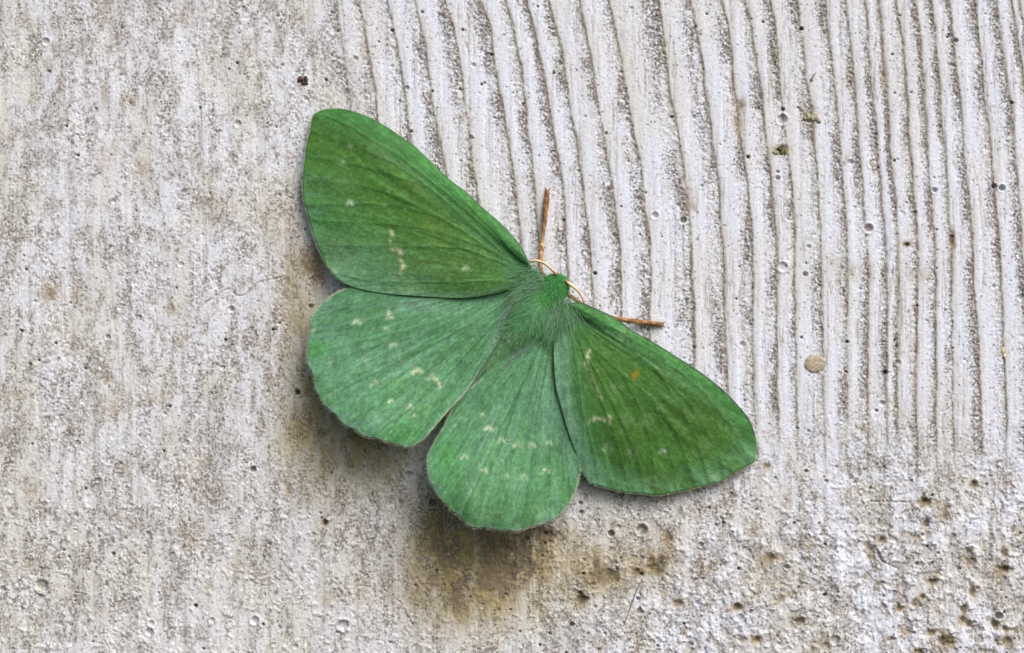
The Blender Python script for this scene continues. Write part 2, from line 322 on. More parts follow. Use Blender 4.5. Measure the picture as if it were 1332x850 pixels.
def build_wall():
    dx = 1.17
    fine_x = np.arange(-24, 1357, dx); fine_y = np.arange(-20, 871, dx)
    def grow(lim, start, sign):
        out = []; st = dx; v = start
        while abs(v - start) < lim:
            st *= 1.13; v += sign * st; out.append(v)
        return np.array(out)
    gx = grow(1700, fine_x[-1], 1); gxl = grow(1700, fine_x[0], -1)[::-1]
    gy = grow(1700, fine_y[-1], 1); gyl = grow(1700, fine_y[0], -1)[::-1]
    xs = np.r_[gxl, fine_x, gx]; ys = np.r_[gyl, fine_y, gy]
    nx, ny = len(xs), len(ys)
    X, Y = np.meshgrid(xs, ys)
    # wobble of the grain lines
    wob = (fbm(X, Y, 60, 160, 5, 3) - .5) * 4 + (vn(X, Y, 9, 26, 6) - .5) * 2.2 + (vn(X, Y, 4, 7, 8) - .5) * 1.4
    Xw = X + wob
    gl = groove_list()
    G = np.stack([np.interp(ys, [a[1] for a in q], [a[0] for a in q]) for q in gl], 1)  # ny x ng
    G = np.sort(G, axis=1)
    U = np.zeros_like(X); WD = np.zeros_like(X); ID = np.zeros_like(X)
    for j in range(ny):
        k = np.clip(np.searchsorted(G[j], Xw[j]) - 1, 0, G.shape[1] - 2)
        a = G[j, k]; b = G[j, k + 1]
        U[j] = np.clip((Xw[j] - a) / (b - a), 0, 1); WD[j] = b - a; ID[j] = k
    dR = (1 - U) * WD; dL = U * WD
    # where the grain is crisp: upper right, fading to the left and to the bottom
    edge_n = (fbm(X, Y, 90, 70, 9, 3) - .5) * 160
    right = sstep(380, 520, X + edge_n * .5 - Y * .05)
    low = 1 - sstep(505, 635, Y + edge_n * .5)
    Wg = right * (0.10 + 0.90 * low)
    Wg = np.maximum(Wg, 0.10 + 0.12 * (1 - right))
    gid = hash2(ID, ID * 0, 3)
    crisp = Wg * (0.65 + 0.5 * gid)
    brk = 0.55 + 0.6 * fbm(X, Y, 14, 60, 31, 3)
    # relief, in pixels
    prof = np.where(U < .34, np.sin(U / .34 * math.pi / 2) ** 0.9, 1 - ((U - .34) / .66) ** 2.1 * 0.85)
    h = .75 * crisp * prof * (.6 + .8 * fbm(X, Y, 40, 110, 33, 2))
    notch = np.exp(-(dR / 1.4) ** 2) * brk + 0.35 * np.exp(-(dL / 1.4) ** 2) * brk
    h -= 1.5 * crisp * notch
    # second, fainter grain lines
    fine = fbm(X + wob * .6, Y, 7.5, 150, 41, 3)
    h += (fine - .5) * (1.9 * (0.5 + 0.5 * right))
    fineline = np.exp(-((fine - .42) / .022) ** 2) * sstep(.42, .6, fbm(X, Y, 14, 70, 45, 2))
    h -= fineline * .6
    h += (fbm(X, Y, 46, 120, 43, 3) - .5) * 5.0 * (1 - .7 * right * low)
    # gritty areas
    gritband = sstep(.45, .85, U) * (1 - sstep(.0, 1., Y * 0)) if False else sstep(.42, .9, U)
    gpatch = sstep(.44, .62, fbm(X, Y, 22, 50, 51, 4))
    leftgrit = (1 - right * low)
    grit = np.clip(gritband * right * low * (.55 + .7 * gpatch) + leftgrit * (.25 + .85 * gpatch) * .8, 0, 1.2)
    n_small = hash2(np.floor(X / 1.6), np.floor(Y / 1.6), 61)
    g1 = vn(X, Y, 2.6, 2.6, 62); g2 = vn(X, Y, 4.6, 5.2, 63); g3 = vn(X, Y, 1.7, 1.9, 64)
    h += grit * ((g1 - .5) * 1.5 + (g2 - .5) * .8 + (g3 - .5) * 1.5) * (1 - .55 * leftgrit)
    h += (g1 - .5) * .25
    # sparse sharp crumbs and pits everywhere
    sp = vn(X, Y, 3.2, 3.2, 71)
    h -= sstep(.86, .97, sp) * 1.3 * (0.35 + grit)
    # rough, spalled bottom right corner
    rough = sstep(560, 800, Y + (X - 1000) * .30 + edge_n * .35) * sstep(640, 900, X + edge_n * .4)
    lump = fbm(X, Y, 15, 17, 81, 4)
    h += rough * (sstep(.52, .72, lump) * 1.8 - sstep(.42, .3, lump) * 1.5)
    crumb = fbm(X, Y, 7, 7, 83, 3)
    h += rough * sstep(.60, .78, crumb) * 1.9
    mid = sstep(540, 680, Y + edge_n * .3) * (1 - rough)
    h += mid * sstep(.6, .75, crumb) * 1.2
    # large undulation
    h += (fbm(X, Y, 420, 700, 91, 2) - .5) * 7

    # ---- colours (dirt on the stone, plus some shade tints painted in)
    pale = np.array([0.765, 0.795, 0.880]); cream = np.array([0.69, 0.685, 0.645]); gray = np.array([0.36, 0.335, 0.32])
    umber = np.array([0.19, 0.155, 0.10]); ochre = np.array([0.235, 0.170, 0.070]); moss = np.array([0.30, 0.30, 0.16])
    C = np.ones(X.shape + (3,)) * pale
    def mix(c, m):
        nonlocal C
        m = np.clip(m, 0, 1)[..., None]; C = C * (1 - m) + np.asarray(c) * m
    creamy = np.clip((1 - sstep(.05, .35, U)) * right * low * .45 + sstep(.42, .62, fbm(X, Y, 50, 80, 101, 3)) * .75 * (1 - .55 * right * low), 0, 1)  # shaded left flank of each ridge painted cream, plus random cream blotches
    mix(cream, creamy)
    mix(cream, (1 - right) * .22 + mid * .25)
    speck = (g1 * .5 + g3 * .3 + n_small * .35)
    mott = fbm(X, Y, 9, 20, 104, 4); blot = fbm(X, Y, 34, 90, 140, 3)
    mix(gray * 1.25, np.clip(gritband * right * low * (.3 + .5 * gpatch), 0, 1) * .40)
    mix([.53, .505, .47], leftgrit * sstep(.42, .66, mott * .6 + blot * .4) * .58)
    dense = np.clip(grit * .8 + leftgrit * sstep(.44, .6, mott) * .6, 0, 1.3)
    mix(gray, dense * sstep(.52, .72, speck) * .80)
    mix([.17, .15, .13], dense * sstep(.72, .88, speck) * .55)
    mix([.86, .87, .90], dense * sstep(.40, .28, speck) * .5)
    mix([.22, .19, .15], sstep(.80, .93, vn(X, Y, 2.4, 3.4, 142)) * (.25 + .6 * leftgrit * sstep(.42, .6, blot)))
    gdirt = np.maximum(np.exp(-(dR / 2.4) ** 2), .75 * np.exp(-(dL / 1.3) ** 2)) * np.clip(crisp * 1.2, 0, 1) * np.clip(brk * 1.9 - .75 + (g2 - .5) * 1.3, 0, 1.1)
    side = hash2(ID, ID * 0 + 5, 9)[..., None]
    mix(umber * .95, gdirt * .92)
    mix([.42, .39, .35], fineline * (.25 + .45 * right * low))
    olive = np.exp(-(dR / 5.5) ** 2) * crisp * sstep(.45, .62, fbm(X, Y, 20, 44, 106, 3))
    mix(moss * 1.35, olive * .38)
    rusty = np.exp(-(dR / 2.6) ** 2) * crisp * sstep(.58, .70, fbm(X, Y, 16, 60, 107, 3)) * sstep(1000, 1150, X)
    mix([.33, .19, .15], rusty * .6)
    tiny = hash2(np.floor(X / 2.1), np.floor(Y / 2.1), 111)
    mix([.16, .14, .13], sstep(.984, .992, tiny) * .75)
    # stains, with wing shadow tinted in
    st = np.zeros_like(X); pit = np.zeros_like(X)
    for (sx, sy, rx, ry, am) in STAINS_AND_SHADE:
        rx *= 1.25; ry *= 1.25
        m = (np.abs(xs - sx) < 3 * rx); n = (np.abs(ys - sy) < 3 * ry)
        i0, i1 = np.where(m)[0][[0, -1]]; j0, j1 = np.where(n)[0][[0, -1]]
        xx = X[j0:j1 + 1, i0:i1 + 1]; yy = Y[j0:j1 + 1, i0:i1 + 1]
        st[j0:j1 + 1, i0:i1 + 1] += am * np.exp(-((xx - sx) / rx) ** 2 - ((yy - sy) / ry) ** 2)
        if am >= .6 and rx < 22:
            h[j0:j1 + 1, i0:i1 + 1] -= 1.8 * am * np.exp(-((xx - sx) / rx / .8) ** 2 - ((yy - sy) / ry / .8) ** 2)
    shade_dirt = np.zeros_like(X)  # olive dirt streaks plus hindwing shadow painted into the colour
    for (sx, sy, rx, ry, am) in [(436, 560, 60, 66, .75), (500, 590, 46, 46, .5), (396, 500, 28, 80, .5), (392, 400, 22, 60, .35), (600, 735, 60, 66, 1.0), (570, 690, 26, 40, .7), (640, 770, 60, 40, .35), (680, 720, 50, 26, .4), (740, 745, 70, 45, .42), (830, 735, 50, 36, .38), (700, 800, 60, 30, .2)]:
        shade_dirt += am * np.exp(-((X - sx) / rx) ** 2 - ((Y - sy) / ry) ** 2)
    shade_dirt0 = shade_dirt * sstep(.25, .6, mott)
    mix([.43, .37, .145], np.clip(shade_dirt * 1.1, 0, 1) * (.48 + .50 * sstep(.35, .58, fbm(X, Y, 13, 26, 147, 4))))
    mix([.22, .17, .06], sstep(.3, 1, shade_dirt) * sstep(.52, .66, fbm(X, Y, 7, 11, 144, 3)) * .6)
    for (sx, sy, rx, ry, am) in STAINS_AND_SHADE:
        if rx > 13 or am < .55 or sy < 590: continue
        i0, i1 = np.searchsorted(xs, [sx - 3 * rx, sx + 3 * rx]); j0, j1 = np.searchsorted(ys, [sy - 3 * ry, sy + 3 * ry])
        xx = X[j0:j1, i0:i1]; yy = Y[j0:j1, i0:i1]
        q = np.sqrt(((xx - sx) / rx) ** 2 + ((yy - sy) / ry) ** 2) + (fbm(xx, yy, 6, 7, int(sx), 3) - .5) * 1.6
        g = am * (1 - sstep(.25, 1.15, q))
        pit[j0:j1, i0:i1] = np.maximum(pit[j0:j1, i0:i1], g)
        h[j0:j1, i0:i1] -= g * 2.2
        q2 = np.exp(-(((xx - sx - rx * .7) / rx / .8) ** 2 + ((yy - sy + ry * .9) / ry / .7) ** 2)) * sstep(.4, .6, fbm(xx, yy, 5, 5, int(sy), 2))
        h[j0:j1, i0:i1] += q2 * am * 2.6
        C[j0:j1, i0:i1] = C[j0:j1, i0:i1] * (1 - q2[..., None] * .7) + pale * q2[..., None] * .7
    mix(ochre * 1.1, pit * .65)
    mix([.13, .095, .04], sstep(.6, 1.25, pit * (.55 + fbm(X, Y, 4, 5, 151, 2))) * .7)
    brn = fbm(X, Y, 10, 22, 121, 4); fn = fbm(X, Y, 4, 5, 122, 3)
    stain_shade = st * sstep(.26, .62, brn * .6 + fn * .4)
    mix(ochre * 1.35 + .05, np.clip(stain_shade * .80 + st * .26, 0, .88))
    mix(umber, sstep(.32, 1.0, stain_shade * (fn + .45)) * .8)
    # rust-brown dirt held by the hollows of the rough corner
    mix(ochre * 1.35, rough * sstep(.42, .33, lump) * sstep(.48, .62, fbm(X, Y, 30, 36, 131, 3)) * .42)
    mix(pale, rough * sstep(.58, .72, lump) * .35)

    # pores
    extra = []
    r2 = random.Random(11)
    for _ in range(430):
        extra.append((r2.uniform(0, 1332), r2.uniform(0, 850), r2.choice([1.2, 1.3, 1.5, 1.7, 2.1]), r2.uniform(.8, 2)))
    for _ in range(90):
        extra.append((r2.uniform(700, 1332), r2.uniform(600, 850), r2.uniform(1.5, 2.6), r2.uniform(.8, 2)))
    for (px, py, r, dp) in PORES + extra:
        i0, i1 = np.searchsorted(xs, [px - 2.4 * r - 2, px + 2.4 * r + 2]); j0, j1 = np.searchsorted(ys, [py - 2.4 * r - 2, py + 2.4 * r + 2])
        xx = X[j0:j1, i0:i1]; yy = Y[j0:j1, i0:i1]
        d = np.sqrt((xx - px) ** 2 + ((yy - py) * 1.05) ** 2) / r
        hole = 1 - sstep(.62, 1.08, d)
        sub = h[j0:j1, i0:i1]
        flat = sub * (1 - hole) + (sub.mean() - r * .95 * dp) * hole
        rim = np.exp(-((d - 1.28) / .22) ** 2) * .16 * r * (r > 2.2)
        h[j0:j1, i0:i1] = flat + rim
        dark = np.clip((dp - 1.0) * .9, 0, .85)
        c0 = C[j0:j1, i0:i1]; mm = (hole * (dark if dp > 1 else .18))[..., None]
        C[j0:j1, i0:i1] = c0 * (1 - mm) + np.array([.10, .085, .07] if dp > 1 else [.45, .41, .38]) * mm
        if (px, py) == (1130.4, 297):
            C[j0:j1, i0:i1] = C[j0:j1, i0:i1] * (1 - hole[..., None] * .7) + np.array([.42, .33, .32]) * hole[..., None] * .7
    # hairline cracks (left of the moth)
    for crack in ([(262, 399), (268, 393), (276, 389), (283, 383), (290, 379), (298, 376)],
                  [(303, 381), (309, 385), (318, 384), (326, 377), (334, 369), (346, 365), (358, 363), (368, 360)],
                  [(402, 364), (412, 360), (421, 357)], [(1133, 653), (1160, 653), (1183, 654)], [(1184, 652), (1187, 662), (1187, 672), (1182, 676)],
                  [(1140, 712), (1146, 728), (1158, 736), (1168, 740)]):
        cp = catmull(crack, 60)
        i0, i1 = np.searchsorted(xs, [cp[:, 0].min() - 5, cp[:, 0].max() + 5]); j0, j1 = np.searchsorted(ys, [cp[:, 1].min() - 5, cp[:, 1].max() + 5])
        xx = X[j0:j1, i0:i1]; yy = Y[j0:j1, i0:i1]
        d = np.min((xx[..., None] - cp[:, 0]) ** 2 + (yy[..., None] - cp[:, 1]) ** 2, axis=-1)
        m = np.exp(-d / 1.1)
        h[j0:j1, i0:i1] -= m * 1.6
        mm = (m * .38)[..., None]; C[j0:j1, i0:i1] = C[j0:j1, i0:i1] * (1 - mm) + umber * mm
    alpha = right * low * (sstep(.30, .85, U) * (.26 + .6 * gpatch) + .9 * np.exp(-(dR / 3.4) ** 2) * brk) \
        + leftgrit * (.09 + .54 * sstep(.42, .62, mott * .6 + blot * .4)) + st * .12 + .25 * np.clip(shade_dirt0, 0, 1) + .14 * right * low
    alpha = np.clip(alpha, 0, 1.1)[..., None]
    C = np.concatenate([C, alpha], -1)
    h -= 3.0
    V = np.stack([(X - CX) * S, -h * S, (CY - Y) * S], -1)
    # the wall is a slab: its rim turns back
    V[0, :, 1] = V[-1, :, 1] = 0.12; V[:, 0, 1] = V[:, -1, 1] = 0.12
    ff, ls = grid_faces(nx, ny)
    ob = mesh_from("concrete_wall", V.reshape(-1, 3), ff, ls, M_CONC, colors=C.reshape(-1, 4).astype(np.float32))
    ob["kind"] = "structure"
    ob["label"] = "weathered pale board-marked concrete wall with vertical grooves, pores and brown stains"
    return ob, xs, ys, h
wall, WXS, WYS, WH = build_wall()

def wall_h(px, py):
    i = np.clip(np.searchsorted(WXS, px), 0, len(WXS) - 1); j = np.clip(np.searchsorted(WYS, py), 0, len(WYS) - 1)
    return float(WH[j, i])

# ------------------------------------------------------------------ small solid pieces
def lump(name, px, py, rx, ry, rz, tint, parent=None, seed=0, rough=.25, mat=None, squash=None, rot=0, h0=None, tints=None, segs=20):
    r = np.random.default_rng(seed)
    nu, nv = segs, segs // 2 + 1
    th = np.linspace(0, 2 * math.pi, nu, endpoint=False); ph = np.linspace(0, math.pi, nv)
    T, P = np.meshgrid(th, ph)
    dx = np.sin(P) * np.cos(T); dy = np.sin(P) * np.sin(T); dz = np.cos(P)
    k = 1 + rough * (vn(dx * 3 + 50, dy * 3 + dz * 2 + 50, 1.3, None, seed) - .5) * 2 + rough * .6 * (vn(dx * 7 + 20, dy * 7 + dz * 5, 1.1, None, seed + 1) - .5) * 2
    x = dx * rx * k; y = dy * ry * k; z = dz * rz * k
    ca, sa = math.cos(rot), math.sin(rot)
    x, y = x * ca - y * sa, x * sa + y * ca
    base = wall_h(px, py) if h0 is None else h0
    V = np.stack([x * S, -(z + 0) * S, -y * S], -1).reshape(-1, 3)
    i, j = np.meshgrid(np.arange(nu), np.arange(nv - 1))
    a = (j * nu + i).ravel(); b = (j * nu + (i + 1) % nu).ravel()
    q = np.stack([a, b, b + nu, a + nu], 1)
    c = np.ones((len(V), 3)) * np.array(tint)
    if tints is not None:
        n = sstep(.42, .58, vn(dx * 4 + 9, dy * 4 + dz * 3 + 9, 1.0, None, seed + 5)).reshape(-1, 1)
        c = c * (1 - n) + np.array(tints) * n
    ob = mesh_from(name, V, q.ravel(), np.arange(len(q)) * 4, mat or M_GRIT, colors=c)
    ob.location = W(px, py, base)
    if parent: ob.parent = parent
    return ob

def tag(o, label, cat, group=None):
    o["label"] = label; o["category"] = cat
    if group: o["group"] = group
    return o

# pebble cast into the concrete and a few proud aggregate grains: pieces of the wall
p = lump("pebble", 1060.5, 473, 13.5, 11.8, 1.7, (.50, .41, .30), wall, 3, .10, tints=(.38, .36, .27), segs=28)
p["label"] = "round tan pebble embedded in the concrete right of the moth"
p = lump("pebble", 1136, 213, 5.5, 5.5, 2.4, (.60, .58, .52), wall, 8, .12, tints=(.5, .5, .42), segs=18)
p["label"] = "small pale round pebble embedded near the top right"

tube_cache = {}
def tube(name, pts, radii, mat, tint_fn, parent=None, nseg=10, n=60, flat=1.0):
    """round, tapering tube through (px, py, h) points"""
    P = catmull(pts, n); 
    rr = np.interp(np.linspace(0, 1, n), np.linspace(0, 1, len(radii)), radii)
    Q = W(P[:, 0], P[:, 1], P[:, 2])
    Tn = np.gradient(Q, axis=0); Tn /= np.linalg.norm(Tn, axis=1)[:, None]
    up = np.array([0, -1.0, 0])
    A = np.cross(Tn, up); A /= np.linalg.norm(A, axis=1)[:, None] + 1e-12
    B = np.cross(A, Tn)
    th = np.linspace(0, 2 * math.pi, nseg, endpoint=False)
    V = Q[:, None, :] + (A[:, None, :] * np.cos(th)[None, :, None] + B[:, None, :] * np.sin(th)[None, :, None] * flat) * (rr * S)[:, None, None]
    V = V.reshape(-1, 3)
    i, j = np.meshgrid(np.arange(nseg), np.arange(n - 1))
    a = (j * nseg + i).ravel(); b = (j * nseg + (i + 1) % nseg).ravel()
    q = np.stack([a, b, b + nseg, a + nseg], 1)
    V = np.vstack([V, Q[0], Q[-1]])
    caps = []
    for k in range(nseg):
        caps += [[(k + 1) % nseg, k, n * nseg, n * nseg]]
    flatl = list(q.ravel()); starts = list(np.arange(len(q)) * 4); off = len(flatl)
    for k in range(nseg):
        starts.append(off); flatl += [(k + 1) % nseg, k, n * nseg]; off += 3
        starts.append(off); flatl += [(n - 1) * nseg + k, (n - 1) * nseg + (k + 1) % nseg, n * nseg + 1]; off += 3
    t = np.repeat(np.linspace(0, 1, n), nseg); ang = np.tile(th, n)
    c = tint_fn(t, ang); c = np.vstack([c, c[:1], c[-1:]])
    return mesh_from(name, V, np.array(flatl), np.array(starts), mat, parent, colors=c)

# ------------------------------------------------------------------ the moth
moth = empty("moth", (float((706 - CX) * S), 0.0, float((CY - 388) * S)))
tag(moth, "green emerald moth with open wings resting on the pale concrete wall", "moth")
def adopt(o, root=moth):
    fit_parent(o, root); return o

LFW = [(690,346),(688,340),(675.5,317.5),(653,292),(631,273),(609,252),(583,232),(558,208),(539,190),(517,174.5),(497.6,162),(475,150.6),(456,144),(440,141.4),
 (424.5,142),(412,146),(406,151.6),(404,162),(403,171),(399,187),(396.5,203),(394,222),(393,238),(394,257),(399,276),(404,295),(410,314),(418,333),(428,349),
 (440,363.5),(450,370),(472,377),(507,382.6),(539,385),(571,387),(602,388),(634,384),(660,378),(684,368)]
LHW = [(684,362),(640,362),(560,364),(490,368),(448,377),(436.5,381),(422,392.5),(411,404),(404,414),(402,431),(400,447.6),(399,462),(401,473),(405.5,484),(409.7,501),(415,518),
 (426.6,531),(436.5,541),(448,552),(462,560.6),(479,569),(498.6,573),(515.6,579),(527,582),(538,580),(549.5,573),(561,560.6),(575,543.6),(592,525),(607,509),
 (622,484),(635,452),(648,425),(657,405),(668,390),(686,376)]
RHW = [(716,404),(700,424),(686,446),(668,464),(648,480),(627,494),(606,509),(590,529),(576,556),(562,580),(555.5,596),(556,612),(562,632),(572,648),(584,662),(596,670),(604,680),
 (616,686),(636,688),(656,690),(672,691),(692,685),(712,680),(728,670),(740,656),(750,636),(754,618),(757,590),(756,550),(750,500),(742,450),(734,414),(728,402)]
RFW = [(738,396),(746,393.5),(756.5,394),(770.6,399.5),(799,413),(823.5,430.6),(852,446.5),(876.5,462),(905,480),(929,497.7),(947,513.5),(965,533),(975,547),(982,565),
 (984.5,582),(982,600),(975,605),(954,616),(940,626),(926,629),(912,633.6),(890.6,639),(869,643.5),(852,645),(830.6,643),(809,640.6),(788,635),(770.6,630),
 (763.5,621),(756.5,610.6),(749,589),(739,561),(728,522),(723,501),(720.5,466),(721,441),(726.5,423.5),(732,408)]

PALE = np.array([.50, .62, .34]); CREAM = np.array([.66, .66, .36])
def seg_dist(x, y, pts):
    best = np.full(x.shape, 1e9)
    for (ax, ay), (bx, by) in zip(pts[:-1], pts[1:]):
        vx, vy = bx - ax, by - ay; L2 = vx * vx + vy * vy + 1e-9
        t = np.clip(((x - ax) * vx + (y - ay) * vy) / L2, 0, 1)
        best = np.minimum(best, (x - ax - t * vx) ** 2 + (y - ay - t * vy) ** 2)
    return np.sqrt(best)

def build_wing(name, outline, root, height, paint, veins, nA=300, nR=120, smooth_scallop=0.0, seed=0, thick=0.4, fringe_range=(0, 1), fringe_tint=(.45, .55, .3)):
    n_out = nA
    O = catmull(outline, n_out)
    s = np.linspace(0, 1, n_out)
    # tiny scallops between the vein ends
    cen = O.mean(0); nrm = O - np.array(root); nrm /= np.linalg.norm(nrm, axis=1)[:, None] + 1e-9
    m = sstep(fringe_range[0], fringe_range[0] + .04, s) * (1 - sstep(fringe_range[1] - .04, fringe_range[1], s))
    O = O + nrm * (m * ((vn(s * 400, s * 0, 6, None, seed) - .5) * 1.6 + (np.abs(np.sin(s * smooth_scallop * math.pi)) - .5) * 2.0))[:, None]
    R = np.linspace(0.0, 1, nR) ** 0.92
    X = root[0] + (O[:, 0] - root[0])[None, :] * R[:, None]
    Y = root[1] + (O[:, 1] - root[1])[None, :] * R[:, None]
    Rr = np.repeat(R[:, None], n_out, 1); A = np.repeat(s[None, :], nR, 0)
    H = height(X, Y, Rr, A)
    ang = np.arctan2(Y - root[1], X - root[0]); ang = np.unwrap(ang, axis=1)
    dist = np.hypot(X - root[0], Y - root[1])
    pl = np.zeros_like(H); vl = np.zeros_like(H)
    for v in veins:
        d = seg_dist(X, Y, v)
        vl = np.maximum(vl, np.exp(-(d / 1.15) ** 2) * (.45 + .7 * vn(X, Y, 30, None, int(v[-1][0])))); pl += np.exp(-(d / 2.6) ** 2)
    fade = sstep(12, 60, dist)
    H = H + pl * .55 * fade + (vn(ang * 57.3, dist, 2.6, 90, seed + 3) - .5) * 1.3 * fade * np.clip(dist / 160, 0, 1.4) \
        + (fbm(X, Y, 55, None, seed + 4, 3) - .5) * 4 * fade
    C = paint(X, Y, Rr, A, ang, dist, vl)
    C = C * (1 + (vn(ang * 57.3, dist, .9, 50, seed + 71) - .5) * .28 * sstep(20, 70, dist))[..., None]
    sc1 = fbm(X, Y, 9, None, seed + 60, 4); sc2 = vn(X, Y, 2.6, None, seed + 61)
    C = C * (1 + (sc1 - .5) * .35 + (sc2 - .5) * .50)[..., None]
    C = mixc(C, np.array([.26, .44, .27]), sstep(.72, .95, sc2) * sstep(.45, .62, sc1) * .28)
    C = C * np.array([1.06, 1.13, 1.30])
    top = W(X, Y, H); bot = W(X, Y, H - thick)
    nv = X.size
    ff, ls = grid_faces(n_out, nR)
    fb, lb = grid_faces(n_out, nR, True)
    rim = []
    o0 = (nR - 1) * n_out
    for i in range(n_out - 1): rim += [o0 + i, o0 + nv + i, o0 + nv + i + 1, o0 + i + 1]
    V = np.vstack([top.reshape(-1, 3), bot.reshape(-1, 3)])
    F = np.r_[ff, fb + nv, np.array(rim)]
    LS = np.arange(len(F) // 4) * 4
    col_ = np.vstack([C.reshape(-1, 3)] * 2)
    perp = ang * 150.0
    uv = np.vstack([np.stack([perp, dist], -1).reshape(-1, 2)] * 2)
    # orientation: make the top face the viewer (-Y)
    e1 = V[(nR // 2) * n_out + n_out // 2 + 1] - V[(nR // 2) * n_out + n_out // 2]
    e2 = V[(nR // 2 + 1) * n_out + n_out // 2] - V[(nR // 2) * n_out + n_out // 2]
    nrmq = np.cross(e2, e1)   # quad order a, a+nx, ..
    if nrmq[1] > 0:
        F = F.reshape(-1, 4)[:, ::-1].ravel()
    ob = mesh_from(name, V, F, LS, M_WING, colors=col_, uvs=uv)
    adopt(ob)
    # fringe of scale hairs
    fr = []
    r = np.random.default_rng(seed + 99)
    Hs = H[-1]
    cnt = 650
    vs = []; cs = []
    for _ in range(cnt):
        t = r.uniform(*fringe_range); k = t * (n_out - 1); i = int(k); f = k - i
        i2 = min(i + 1, n_out - 1)
        p = O[i] * (1 - f) + O[i2] * f; hh = Hs[i] * (1 - f) + Hs[i2] * f
        tan = O[i2] - O[i]; tan = tan / (np.linalg.norm(tan) + 1e-9); no = np.array([tan[1], -tan[0]])
        if np.dot(no, p - np.array(root)) < 0: no = -no
        ln = r.uniform(1.2, 2.9); dv = no * ln + tan * r.normal(0, .9)
        w = .32
        a = p - no * 1.2 - tan * w; b = p - no * 1.2 + tan * w; c = p + dv
        vs += [(a[0], a[1], hh - .2), (b[0], b[1], hh - .2), (c[0], c[1], hh - .8 + r.normal(0, .5))]
        k_ = r.uniform(.7, 1.15); cs += [np.array(fringe_tint) * k_] * 3
    vs = np.array(vs); V = W(vs[:, 0], vs[:, 1], vs[:, 2])
    fo = mesh_from("wing_fringe", V, np.arange(len(V)), np.arange(cnt) * 3, M_FUR, colors=np.array(cs), smooth=False)
    fo["kind"] = "stuff"; fo.parent = ob
    return ob

def spots(C, X, Y, lst, tint=PALE):
    rr_ = random.Random(5)
    cres = []
    for (x, y, r, a) in lst:
        if r <= 6 and a >= .5 and tint is PALE:
            w = r * .85; f = rr_.uniform(.5, 1.0); q = rr_.uniform(-1.2, 1.2)
            cres.append(([(x - w, y + w * f), (x - w * .3, y - w * .35), (x + w * .4, y - w * .3 + q), (x + w, y + w * f * .8 + q)], 1.7, a * .85))
    C = strokes(C, X, Y, cres, tint=np.array([.54, .64, .40]))
    lst = [(x, y, r * .8, a * .45) if (r <= 6 and a >= .5 and tint is PALE) else (x, y, r, a * (.45 if r > 6 else 1)) for (x, y, r, a) in lst]
    for (x, y, r, a) in lst:
        n = sstep(.20, .62, vn(X, Y, 2.7, 3.4, int(x)) * .6 + vn(X, Y, 5, 7, int(y)) * .4) * 1.25
        m = np.clip(a * np.exp(-((X - x) ** 2 + (Y - y) ** 2) / (r * r) * (1.2 if r < 7 else 1)) * n, 0, .9)[..., None]
        C = C * (1 - m) + np.asarray(tint) * m
    return C
def strokes(C, X, Y, lst, tint=CREAM):
    for (pts, w, a) in lst:
        d = seg_dist(X, Y, pts); n = sstep(.2, .7, vn(X, Y, 3.2, None, int(pts[0][0]))) * 1.05 + .1
        m = np.clip(a * 1.25 * np.exp(-(d / w) ** 2) * n, 0, .9)[..., None]
        C = C * (1 - m) + np.asarray(tint) * m
    return C
def mixc(C, t, m):
    m = np.clip(m, 0, 1)[..., None]; return C * (1 - m) + np.asarray(t) * m

DEEP = np.array([.092, .225, .032]); MIDG = np.array([.108, .285, .072]); SOFT = np.array([.190, .385, .185]); FOREST = np.array([.060, .225, .042])
PINK = np.array([.42, .42, .30])

